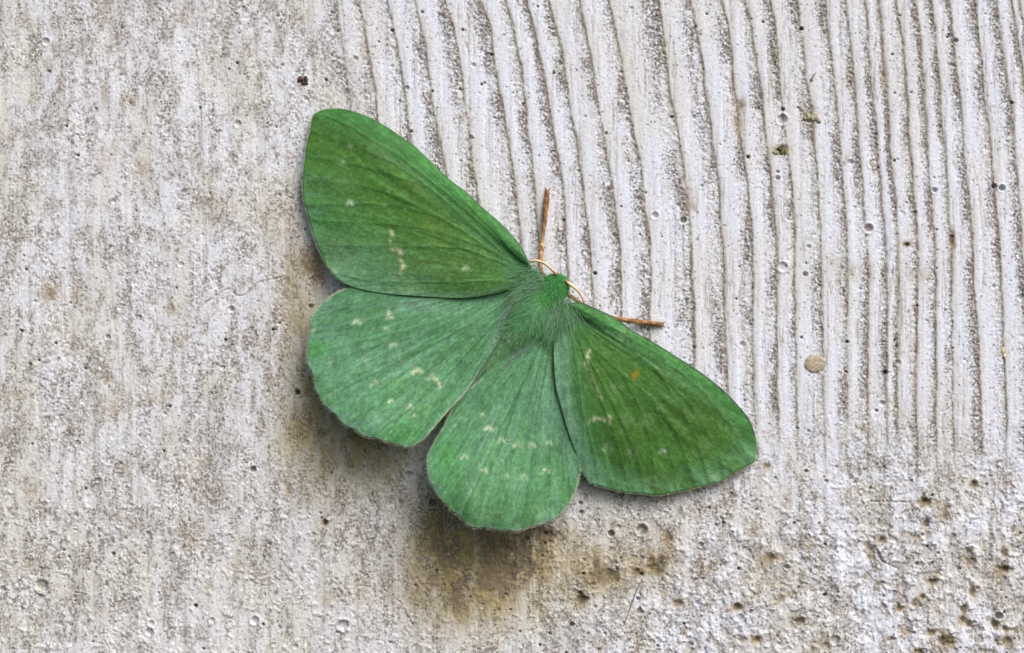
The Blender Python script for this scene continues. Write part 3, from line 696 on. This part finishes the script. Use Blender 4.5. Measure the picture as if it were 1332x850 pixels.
# --- forewings
def lfw_height(X, Y, R, A):
    # high at the body, apex close to the wall, hind corner raised
    apex = np.exp(-(((X - 420) / 150) ** 2 + ((Y - 170) / 130) ** 2))
    return 38 + 7 * np.sin(R * math.pi) * (1 - .8 * sstep(320, 385, Y)) - 28 * apex * R - 15 * sstep(480, 400, X) * (1 - np.clip(apex, 0, 1)) * (1 - sstep(335, 365, Y)) - 1.5 * sstep(320, 385, Y) * R - 3 * (1 - sstep(0, .3, R))
def lfw_paint(X, Y, R, A, ang, dist, vl):
    C = np.ones(X.shape + (3,)) * MIDG
    soft = sstep(285, 372, Y + (X - 520) * .10 + (fbm(X, Y, 40, None, 201, 3) - .5) * 60)
    C = mixc(C, SOFT, soft * .85)
    d_costa = seg_dist(X, Y, LFW[1:14])
    deep = sstep(8, 40, d_costa) * (1 - sstep(75, 170, d_costa + (fbm(X, Y, 50, 30, 203, 3) - .5) * 60))
    C = mixc(C, DEEP, deep * .85)
    C = mixc(C, FOREST * 1.05, (1 - sstep(10, 34, d_costa)) * .65)
    C = mixc(C, SOFT * .8, np.exp(-((d_costa - 30) / 9) ** 2) * sstep(430, 520, X) * .22)
    C = mixc(C, np.array([.16, .34, .17]), (1 - sstep(0, 46, X - 394 + np.abs(Y - 260) * .05)) * sstep(190, 290, Y) * (.2 + .8 * sstep(.4, .62, vn(X, Y, 60, 7, 205))) * .9)  # whitish sheen streaks along the outer margin, painted into the colour
    C = mixc(C, np.array([.20, .28, .05]), sstep(.52, .7, fbm(X, Y, 34, 26, 207, 3)) * deep * .28)
    d_tr = seg_dist(X, Y, LFW[29:38]); C = mixc(C, [.20, .38, .19], np.exp(-((d_tr - 3) / 3.5) ** 2) * .6)
    C = mixc(C, [.015, .085, .012], vl * .62 * sstep(0.05, .2, R))
    C = mixc(C, np.array([.05, .10, .045]), (1 - sstep(.4, 2.2, d_costa)) * .45)
    C = spots(C, X, Y, [(455, 263.5, 4, .8), (445, 211, 5, .4), (606, 349, 5, .75), (456, 190, 4, .4), (500, 205, 12, .25), (528, 378, 8, .5), (437, 322, 12, .4), (452, 340, 14, .4), (433, 352, 6, .4), (442, 240, 14, .18), (465, 300, 10, .2)])
    C = strokes(C, X, Y, [([(512, 325), (522, 327), (520, 336), (525, 347), (520, 357)], 2.8, .75), ([(509, 300), (511, 306), (508, 314)], 2.6, .6)])
    return C
LV = [[(684,354),(634,324),(602,301),(571,283),(532,263),(501,251),(468,242),(400,236)],
      [(684,355),(640,338),(602,324),(566,322),(507,321),(450,321),(414,321)],
      [(684,358),(655,365),(602,368),(539,368),(475,366),(436,356)],
      [(634,324),(600,312),(560,299),(500,292),(404,288)],
      [(571,283),(520,268),(470,266),(399,268)],
      [(662,338),(610,290),(560,246),(510,212),(460,190),(404,172)],
      [(560,246),(500,225),(450,212),(398,205)],
      [(684,350),(640,305),(580,252),(520,205),(460,168),(420,150)]]
build_wing("forewing", LFW, (694, 360), lfw_height, lfw_paint, LV, seed=1, smooth_scallop=0, fringe_range=(.40, .70), fringe_tint=(.42, .52, .30))

def rfw_height(X, Y, R, A):
    apex = np.exp(-(((X - 975) / 150) ** 2 + ((Y - 570) / 120) ** 2))
    return 38 + 7 * np.sin(R * math.pi) * sstep(722, 800, X - (Y - 500) * .22) - 27 * apex * R - 18 * sstep(520, 640, Y) * R * (1 - .9 * np.clip(apex, 0, 1)) + 1.0 * (1 - sstep(740, 800, X)) * R - 2 * (1 - sstep(0, .3, R))
def rfw_paint(X, Y, R, A, ang, dist, vl):
    C = np.ones(X.shape + (3,)) * MIDG * .92
    d_tr = seg_dist(X, Y, RFW[27:38]); d_costa = seg_dist(X, Y, RFW[0:14])
    C = mixc(C, SOFT, (1 - sstep(8, 30, d_tr + (fbm(X, Y, 24, None, 301, 2) - .5) * 14)) * .95)
    C = mixc(C, [.19, .39, .20], (1 - sstep(6, 20, d_tr)) * .5)
    deep = sstep(8, 34, d_costa) * sstep(20, 60, d_tr)
    C = mixc(C, DEEP, deep * .8 * (1 - .45 * sstep(590, 640, Y + (X - 850) * .2)))
    C = mixc(C, FOREST, (1 - sstep(8, 30, d_costa)) * .6)
    C = mixc(C, np.array([.11, .20, .025]), sstep(.48, .66, fbm(X, Y, 44, 36, 307, 3)) * deep * .28)
    C = mixc(C, SOFT * .75, np.exp(-((d_costa - 22) / 8) ** 2) * .25)
    low = seg_dist(X, Y, RFW[16:28])
    C = mixc(C, SOFT * 1.15, (1 - sstep(4, 40, low)) * (.2 + .8 * sstep(.45, .7, vn(ang * 57.3, dist, 4, 60, 309))) * .6)
    C = mixc(C, [.22, .40, .22], np.exp(-((d_tr - 5) / 6) ** 2) * .5)
    C = mixc(C, [.015, .08, .012], vl * .55 * sstep(0.05, .2, R))
    C = mixc(C, np.array([.03, .05, .05]), (1 - sstep(.4, 3.0, d_costa)) * .75)
    C = spots(C, X, Y, [(802, 505, 7, .4), (815, 547, 7, .4), (841, 549, 7, .45), (862, 586, 4.5, .8), (822, 591, 9, .4), (790, 581, 6, .5), (783, 590, 9, .3), (929, 621, 6, .55),
                        (883, 627, 7, .5), (848, 628, 8, .5), (811, 438, 12, .3), (870, 520, 18, .18), (900, 545, 14, .2), (920, 580, 10, .25)])
    C = strokes(C, X, Y, [([(757, 473), (763, 471), (765, 462), (769, 455)], 2.8, .7), ([(765, 549), (776, 544), (786, 546), (793, 551), (792, 542)], 2.6, .85), ([(763, 478), (772, 500), (782, 520)], 3, .25)])
    C = spots(C, X, Y, [(825, 489, 5, 1.0), (829, 484, 3, .6)], tint=(.55, .33, .02))
    return C
RV = [[(738,404),(770,452),(810,488),(850,520),(880,565),(905,633)],
      [(738,404),(748,470),(756,530),(772,590),(778,630)],
      [(738,406),(762,470),(785,530),(806,590),(818,640)],
      [(810,488),(836,540),(848,590),(852,644)],
      [(762,462),(800,530),(830,600),(838,642)],
      [(740,400),(800,440),(850,478),(900,530),(935,590),(942,625)],
      [(850,478),(880,520),(905,570),(922,628)],
      [(742,397),(800,428),(860,465),(915,510),(955,560),(975,603)],
      [(850,520),(862,560),(874,600),(880,640)]]
build_wing("forewing", RFW, (732, 404), rfw_height, rfw_paint, RV, seed=2, smooth_scallop=0, fringe_range=(.44, .74), fringe_tint=(.42, .52, .30))

# --- hindwings
def lhw_height(X, Y, R, A):
    tip = np.exp(-(((X - 500) / 120) ** 2 + ((Y - 560) / 80) ** 2))
    return 31 + 6 * np.sin(R * math.pi) * sstep(375, 430, Y) + 38 * tip * R + 4 * R - 1.5
def hw_common(X, Y, R, ang, dist, vl, outline, seed):
    C = np.ones(X.shape + (3,)) * np.array([.138, .335, .140])
    C = mixc(C, MIDG, sstep(.42, .62, fbm(X, Y, 50, None, seed, 3)) * .45)
    C = mixc(C, [.24, .44, .27], sstep(.48, .78, vn(ang * 57.3, dist, 1.5, 80, seed + 3)) * .38 * sstep(10, 60, dist))
    C = mixc(C, [.05, .20, .06], sstep(.55, .8, vn(ang * 57.3, dist, 1.9, 60, seed + 13)) * .30 * sstep(10, 60, dist))
    C = mixc(C, [.26, .46, .30], sstep(.5, .75, vn(ang * 57.3, dist, 3.5, 30, seed + 23)) * .35 * sstep(.80, .97, R))
    C = mixc(C, [.22, .41, .24], sstep(.55, .72, vn(X, Y, 26, 24, seed + 6)) * .12)
    C = mixc(C, [.035, .16, .04], vl * .62 * sstep(.05, .25, R))
    d_out = seg_dist(X, Y, outline)
    C = mixc(C, [.50, .50, .36], (1 - sstep(.3, 2.4, d_out)) * .6)
    return C
def lhw_paint(X, Y, R, A, ang, dist, vl):
    C = hw_common(X, Y, R, ang, dist, vl, LHW[4:31], 401)
    C = mixc(C, FOREST * 1.5, np.exp(-(((X - 412) / 16) ** 2 + ((Y - 455) / 10) ** 2)) * .6)
    C = mixc(C, FOREST * 1.5, np.exp(-(((X - 525) / 34) ** 2 + ((Y - 562) / 16) ** 2)) * .6)
    C = mixc(C, [.32, .45, .34], np.exp(-(((X - 545) / 40) ** 2 + ((Y - 398) / 8) ** 2)) * .35)
    C = spots(C, X, Y, [(464, 418, 5.5, .85), (507, 411, 5, .7), (503, 428, 5, .55), (511, 448, 5, .65), (473, 469, 6, .45), (521, 469, 5, .45), (542, 483, 5, .8), (561, 491, 4, .6),
                        (487, 497.6, 5, .95), (509, 521, 3.6, .9), (534, 529, 4, .8), (539.6, 541, 4, .6), (408, 430, 6, .4), (430, 470, 6, .2), (470, 540, 12, .2)])
    C = strokes(C, X, Y, [([(535, 484), (541, 480), (548, 483)], 2.3, .75), ([(556, 492), (563, 489), (569, 495), (573, 503)], 2.3, .7), ([(505, 405), (508, 414)], 2.2, .6)])
    return C
LHV = [[(690,370),(640,374),(580,390),(510,395),(440,404)],
       [(690,372),(640,390),(590,412),(530,430),(404,462)],
       [(690,374),(630,412),(580,440),(520,470),(418,520)],
       [(690,375),(630,425),(575,470),(520,510),(450,552)],
       [(690,376),(640,425),(590,480),(550,520),(484,568)],
       [(690,378),(645,425),(605,482),(570,530),(526,580)],
       [(580,390),(520,408),(460,422),(402,434)],
       [(580,440),(530,462),(470,486),(406,490)]]
build_wing("hindwing", LHW, (696, 368), lhw_height, lhw_paint, LHV, seed=3, smooth_scallop=26, fringe_range=(.12, .80), fringe_tint=(.55, .56, .40), thick=.4)

def rhw_height(X, Y, R, A):
    tip = np.exp(-(((X - 620) / 110) ** 2 + ((Y - 650) / 90) ** 2))
    return 31 + 5 * np.sin(R * math.pi) * (1 - sstep(690, 730, X)) + 44 * tip * R + 2 * R - 1.5 * sstep(700, 740, X) * sstep(.1, .4, R) - 20 * sstep(520, 640, Y) * sstep(650, 745, X)
def rhw_paint(X, Y, R, A, ang, dist, vl):
    C = hw_common(X, Y, R, ang, dist, vl, RHW[5:27], 501)
    C = mixc(C, FOREST * 1.4, np.exp(-(((X - 578) / 22) ** 2 + ((Y - 600) / 40) ** 2)) * .65)
    C = mixc(C, [.26, .45, .30], np.exp(-(((X - 715) / 14) ** 2 + ((Y - 540) / 60) ** 2)) * .3)
    C = spots(C, X, Y, [(628, 540, 4, .6), (636, 557, 4.5, .85), (652, 572, 4.5, .8), (673, 578, 5, .95), (692, 578, 5, .8), (714, 576, 5, .6), (604, 594, 5, .95), (630, 612, 5, .85),
                        (658, 620, 5, .55), (682, 620, 5, .7), (710, 612, 5, .9), (612, 640, 12, .3), (700, 670, 12, .3), (630, 670, 14, .28), (640, 600, 10, .15)])
    C = strokes(C, X, Y, [([(631, 558), (637, 554), (640, 561)], 2, .6), ([(668, 581), (673, 574), (679, 580)], 2, .6)])
    return C
RHV = [[(722,404),(700,440),(672,480),(630,530),(566,640)],
       [(722,404),(704,450),(680,500),(650,560),(600,676)],
       [(722,404),(708,460),(690,520),(668,590),(640,688)],
       [(722,404),(714,460),(702,520),(692,600),(680,690)],
       [(722,404),(720,460),(716,530),(714,610),(716,680)],
       [(724,404),(728,470),(732,540),(738,600),(742,654)],
       [(680,500),(660,560),(636,620),(618,686)]]
build_wing("hindwing", RHW, (724, 396), rhw_height, rhw_paint, RHV, seed=4, smooth_scallop=26, fringe_range=(.16, .80), fringe_tint=(.55, .56, .40), thick=.4)

# --- body: one continuous mesh swept along its axis, head to abdomen tip
ax0 = np.array([733., 361.]); ax1 = np.array([622., 492.])
axd = (ax1 - ax0) / np.linalg.norm(ax1 - ax0); axp = np.array([-axd[1], axd[0]])
AXL = np.linalg.norm(ax1 - ax0)
def body_prof(t):
    r = np.interp(t, [0, .03, .08, .14, .19, .26, .36, .46, .58, .74, .88, .96, 1.0], [1.5, 11, 15, 17, 18, 20.5, 21, 19, 14, 12.5, 10, 6.5, 1])
    hh = np.interp(t, [0, .12, .3, .5, .75, 1], [26, 28, 31, 31, 29, 27])
    return r, hh
def build_body():
    n, m = 90, 36
    t = np.linspace(0, 1, n); r, hh = body_prof(t)
    th = np.linspace(0, 2 * math.pi, m, endpoint=False)
    T, TH = np.meshgrid(t, th, indexing='ij'); Rr = r[:, None] * (1 + .03 * np.sin(T * 75) * (T > .5))
    px = ax0[0] + axd[0] * AXL * T + axp[0] * np.cos(TH) * Rr
    py = ax0[1] + axd[1] * AXL * T + axp[1] * np.cos(TH) * Rr
    H = hh[:, None] + np.sin(TH) * Rr * .8
    V = W(px, py, H).reshape(-1, 3)
    i, j = np.meshgrid(np.arange(m), np.arange(n - 1))
    a = (j * m + i).ravel(); b = (j * m + (i + 1) % m).ravel()
    q = np.stack([a, b, b + m, a + m], 1)
    c = np.ones(T.shape + (3,)) * np.array([.07, .24, .07])
    c = mixc(c, [.12, .28, .11], sstep(.42, .6, T) * .8)
    c = mixc(c, [.03, .17, .04], (1 - sstep(.1, .25, T)) * .8)
    c = mixc(c, [.10, .13, .06], (np.sin(T * 75) > .6) * (T > .5) * .5)
    e = V.reshape(n, m, 3); nr = np.cross(e[45, 10] - e[45, 9], e[46, 9] - e[45, 9])
    if nr[1] > 0: q = q[:, ::-1]
    return adopt(mesh_from("body", V, q.ravel(), np.arange(len(q)) * 4, M_BODY, colors=c.reshape(-1, 3)))
body = build_body()

def add_hairs(name, specs, parent, seg=3):
    """specs: list of (p0 px,py,h ; direction dx,dy,dh ; length ; width ; curl dh ; tint)"""
    V = []; F = []; LS = []; C = []; k = 0; off = 0
    for (p, d, ln, w, droop, tint) in specs:
        d = np.array(d, float); d /= np.linalg.norm(d) + 1e-9
        side = np.array([-d[1], d[0], 0]); sn = np.linalg.norm(side)
        side = side / sn if sn > .2 else np.array([1., 0, 0])
        for s in range(seg + 1):
            f = s / seg
            q = np.array(p) + d * ln * f + np.array([0, 0, -droop * f * f])
            ww = w * (1 - f) ** .8 + .05
            V += [q - side * ww, q + side * ww]; kk = .8 + .35 * f; C += [np.array(tint) * kk] * 2
        for s in range(seg):
            a = k + 2 * s; F += [a, a + 1, a + 3, a + 2]; LS.append(off); off += 4
        k += 2 * (seg + 1)
    V = np.array(V); P = W(V[:, 0], V[:, 1], V[:, 2])
    o = mesh_from(name, P, np.array(F), np.array(LS), M_FUR, colors=np.array(C), smooth=True)
    o["kind"] = "stuff"
    o.parent = parent
    return o

def fur():
    r = np.random.default_rng(5); sp = []
    for _ in range(12000):
        t = r.beta(1.3, 1.6) * .98
        if t > .62 and r.random() < .2: continue
        rr, hh = [float(v) for v in body_prof(t)]
        th = r.uniform(0.02, math.pi - .02)
        c = ax0 + axd * AXL * t; off = math.cos(th) * rr
        p = (c[0] + axp[0] * off, c[1] + axp[1] * off, hh + math.sin(th) * rr * .8 - .5)
        out = axp * math.cos(th)
        if t < .05: flow = -axd * .5 + axp * r.normal(0, .5)
        elif t < .17: flow = axd * .25 + axp * (math.cos(th) * .7 + r.normal(0, .35))
        else: flow = axd * (.9 + .2 * r.random()) + axp * (math.cos(th) * .55 + r.normal(0, .22))
        d = (flow[0], flow[1], math.sin(th) * .22 + .05 + r.normal(0, .08))
        ln = r.uniform(2.5, 6) if t < .2 else r.uniform(7, 17)
        if t > .6: ln *= .55
        u = r.random()
        if t < .18: tint = np.array([.045, .25, .06]) * r.uniform(.7, 1.4)
        elif t < .5: tint = (np.array([.08, .27, .10]) if u < .6 else np.array([.15, .33, .17])) * r.uniform(.75, 1.2)
        else: tint = (np.array([.10, .29, .11]) if u < .7 else np.array([.24, .35, .22])) * r.uniform(.75, 1.2)
        sp.append((p, d, ln, .30, r.uniform(1, 4), tint))
    for _ in range(3200):     # dense short felt over the head and collar
        t = r.uniform(.0, .26); rr, hh = [float(v) for v in body_prof(t)]
        th = r.uniform(0.0, math.pi); c = ax0 + axd * AXL * t; off = math.cos(th) * rr
        p = (c[0] + axp[0] * off, c[1] + axp[1] * off, hh + math.sin(th) * rr * .8 - .3)
        fl = axd * r.normal(.15, .5) + axp * (math.cos(th) * .8 + r.normal(0, .5))
        sp.append((p, (fl[0], fl[1], .35 * math.sin(th)), r.uniform(2, 6), .34, r.uniform(.5, 2), (np.array([.05, .26, .06]) if r.random() < .7 else np.array([.10, .32, .10])) * r.uniform(.8, 1.15)))
    # collar tufts spreading over the wing bases
    for side, (bx, by), target in ((-1, (694, 362), (-1.0, .10)), (-1, (696, 368), (-.8, .5)), (-1, (690, 378), (-.55, .75)), (1, (734, 402), (.1, .9)), (1, (726, 410), (-.15, 1.)), (1, (716, 412), (-.45, .9))):
        for _ in range(480):
            a = r.normal(0, .28); ca, sa = math.cos(a), math.sin(a)
            d0 = np.array(target); d0 = np.array([d0[0] * ca - d0[1] * sa, d0[0] * sa + d0[1] * ca])
            p = (bx + r.normal(0, 7), by + r.normal(0, 7), 41 + r.normal(0, 1.5))
            tint = (np.array([.09, .28, .09]) if r.random() < .5 else np.array([.22, .40, .25])) * r.uniform(.88, 1.12)
            sp.append((p, (d0[0], d0[1], -.05), r.uniform(8, 36), .27, r.uniform(0, 3), tint))
    # pale silky hairs along the inner margins of the hindwings
    for path, dr in (([(668, 390), (655, 412), (642, 440), (628, 472), (614, 498), (600, 516)], (-.35, .93)), ([(706, 426), (690, 446), (668, 466), (646, 484), (624, 502), (604, 520)], (-.75, .65))):
        P = catmull(path, 100)
        for _ in range(420):
            k = r.integers(0, 100); p = P[k] + r.normal(0, 1.6, 2)
            a = r.normal(0, .16); ca, sa = math.cos(a), math.sin(a); d0 = (dr[0] * ca - dr[1] * sa, dr[0] * sa + dr[1] * ca)
            tint = (np.array([.26, .40, .33]) if r.random() < .5 else np.array([.14, .30, .17])) * r.uniform(.75, 1.2)
            sp.append(((p[0], p[1], 36 + r.normal(0, 1)), (d0[0], d0[1], .03), r.uniform(8, 18), .3, 1, tint))
    # a few rusty hairs where wing and thorax meet
    for (bx, by) in ((664, 392), (668, 398), (700, 420)):
        for _ in range(3):
            sp.append(((bx + r.normal(0, 3), by + r.normal(0, 4), 41), (-.6 + r.normal(0, .2), .8, 0), r.uniform(6, 14), .35, 1, np.array([.28, .19, .12]) * r.uniform(.7, 1.2)))
    return add_hairs("fur", sp, body)
fur()

# --- antennae: bowed, swept back under the costa
def ant_tint(t, ang):
    c = np.ones((len(t), 3)) * np.array([.70, .42, .20])
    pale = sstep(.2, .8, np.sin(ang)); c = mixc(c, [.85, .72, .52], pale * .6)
    return mixc(c, [.30, .12, .04], (1 - sstep(0, .10, t)) * .9)
adopt(tube("antenna", [(724, 358, 33), (720, 353, 35), (713, 346, 36), (705, 341.3, 35), (696, 339.3, 33), (687, 341, 29), (676, 345, 24), (660, 348, 20), (636, 346, 16)], [2.1, 1.9, 1.7, 1.6, 1.5, 1.3, 1.1, .8, .4], M_LEG, ant_tint))
adopt(tube("antenna", [(735, 365, 33), (740, 369, 35), (748, 375, 36), (754.5, 382, 35), (759, 390, 33), (760.5, 399, 29), (760, 412, 24), (757, 430, 20), (750, 452, 16)], [2.1, 1.9, 1.7, 1.6, 1.5, 1.3, 1.1, .8, .4], M_LEG, ant_tint))

# --- forelegs, reaching out on the wall
def leg_tint(t, ang):
    c = np.ones((len(t), 3)) * np.array([.37, .20, .08])
    c = mixc(c, [.75, .50, .36], sstep(.25, .9, np.cos(ang + .3)) * .75)  # pinkish highlight stripe painted along one side
    c = mixc(c, [.78, .58, .28], np.exp(-((t - .40) / .022) ** 2) * .9)
    c = mixc(c, [.72, .50, .24], np.exp(-((t - .32) / .012) ** 2) * .6)
    return mixc(c, [.16, .07, .03], sstep(.50, .62, vn(t * 100, ang * 6, 4, 9, 77)) * .75)
h1 = wall_h(712, 250) + 4
adopt(tube("foreleg", [(712, 366, 24), (706, 356, 24), (703, 345, 20), (704.0, 330, 16), (705, 317, 13), (706.8, 300, h1 + 4), (709, 282, h1 + 2), (710.6, 264, h1), (712.4, 247, h1 - 1)],
           [2.6, 2.6, 3.0, 3.2, 2.3, 3.0, 3.8, 3.8, 2.6], M_LEG, leg_tint, n=90, nseg=12))
h2 = wall_h(860, 422) + 4
adopt(tube("foreleg", [(735, 380, 24), (760, 398, 25), (782, 409, 22), (800, 414.5, 17), (815, 417, 13), (832, 419.3, h2 + 3), (848, 421, h2 + 1), (863, 422.5, h2 - 1)],
           [2.6, 2.6, 2.5, 3.0, 3.0, 3.5, 3.7, 2.7], M_LEG, leg_tint, n=90, nseg=12))
# claws and spur
def dark_tint(t, ang): return np.ones((len(t), 3)) * np.array([.20, .10, .05])
def claw(pts, rad, parent):
    o = tube("claw", pts, rad, M_LEG, dark_tint, n=14, nseg=6); o.parent = parent; return o
legs = [o for o in moth.children if o.name.startswith("foreleg")]
legs.sort(key=lambda o: o.name)
claw([(711.5, 249, h1 - 1), (709.5, 245.5, h1 - 2), (709, 244, h1 - 3.5)], [1.0, .8, .3], legs[0])
claw([(713, 249, h1 - 1), (715.5, 245.5, h1 - 2), (716.5, 244.5, h1 - 3.5)], [1.0, .8, .3], legs[0])
claw([(861, 421, h2 - 1), (864, 419.5, h2 - 2), (865, 418.8, h2 - 3)], [1.0, .8, .3], legs[1])
claw([(861, 424, h2 - 1), (864, 425.5, h2 - 2), (864.6, 426.6, h2 - 3)], [1.0, .8, .3], legs[1])
sp = tube("spur", [(808, 415.5, 14), (814, 419, 11), (820, 422.5, 9)], [1.0, 1.0, .4], M_LEG, dark_tint, n=14, nseg=6); sp.parent = legs[1]

# ------------------------------------------------------------------ bits lying on the wall
# speckled dropping, upper left
t = empty("dropping", tuple(W(394, 105, wall_h(394, 105))))
tag(t, "dark brown cracked dropping stuck above the left forewing tip", "dropping")
for (dx, dy, rx, ry, rot, sd) in ((-4.0, -1.6, 3.0, 4.6, .3, 1), (1.0, 2.8, 3.2, 2.8, -.6, 2), (4.2, -.6, 2.4, 3.6, .5, 3), (3.6, -4.2, 2.2, 1.8, 0, 4), (-.3, -1.0, 1.8, 2.8, .5, 5), (5, 4, 2.4, 1.6, -.6, 6)):
    o = lump("crumb", 394 + dx, 105 + dy, rx, ry, 2.4, (.075, .045, .035), None, sd, .25, tints=(.12, .07, .055), rot=rot, h0=wall_h(394, 105) + .8, segs=14)
    o.parent = t; o.location = Vector(o.location) - Vector(t.location)

def cluster(name, cx, cy, items, label, cat, sd):
    t = empty(name, tuple(W(cx, cy, wall_h(cx, cy)))); tag(t, label, cat)
    for k, (dx, dy, rx, ry, rz, rot, c1, c2) in enumerate(items):
        o = lump("crumb", cx + dx, cy + dy, rx, ry, rz, c1, None, sd + k, .32, tints=c2, rot=rot, h0=wall_h(cx + dx, cy + dy) + .3, segs=14)
        o.parent = t; o.location = Vector(o.location) - Vector(t.location)
cluster("moss_tuft", 1013, 197, [(-4, 2, 4.5, 3, 2, .2, (.22, .23, .10), (.45, .44, .30)), (1, -2, 3.6, 3, 3, .6, (.05, .045, .02), (.10, .10, .03)), (4, 2, 2.6, 2.6, 2, 0, (.06, .05, .02), (.16, .16, .06)), (9, 1, 2.0, 4, 2, .2, (.14, .12, .04), (.22, .2, .1))],
        "dark olive moss tuft on the grooved concrete, upper right", "moss", 20)
cluster("mortar_crust", 1056, 153, [(-5, -1, 4, 5, 2.4, .2, (.42, .40, .26), (.32, .30, .18)), (3, 0, 6, 6, 3, .6, (.48, .45, .36), (.34, .31, .22)), (9, 5, 3.2, 3, 2, 0, (.40, .36, .28), (.2, .17, .12)), (-9, 2, 2.4, 2.2, 2, 0, (.4, .38, .2), (.3, .28, .12))],
        "knobbly yellowish grey mortar crust to the right of the moss tuft", "crust", 30)
cluster("lichen_speck", 1304, 457, [(0, 0, 3.0, 5.4, 2, .1, (.66, .62, .36), (.5, .48, .3)), (2, 6, 2.2, 2.8, 1.6, 0, (.7, .66, .45), (.5, .45, .3))],
        "pale yellow lichen speck near the right edge", "lichen", 40)
cluster("soil_crumb", 423, 679, [(0, 0, 2.4, 3.2, 1.8, .1, (.30, .18, .04), (.14, .13, .04)), (-4, -6, 1.4, 1.6, 1, 0, (.10, .08, .04), (.2, .15, .08))],
        "tiny ochre soil crumb on the pale wall below the left hindwing", "crumb", 50)

def fibre(pts, r, tint, label):
    P = [(x, y, wall_h(x, y) + 1.6) for x, y in pts]
    o = tube("fibre", P, [r * .5, r, r, r * .4], M_LEG, lambda t, a: np.ones((len(t), 3)) * np.array(tint), n=40, nseg=6)
    tag(o, label, "fibre")
fibre([(836, 752), (830, 764), (824, 779), (818, 796), (811, 815)], .5, (.16, .14, .10), "thin dark hair on the stained concrete below the right forewing")
fibre([(1054, 108), (1058, 99), (1062, 94)], .8, (.22, .18, .13), "short grey-brown fibre across a groove above the mortar crust")

print("tris approx", sum(len(o.data.polygons) * 2 for o in bpy.data.objects if o.type == 'MESH'))
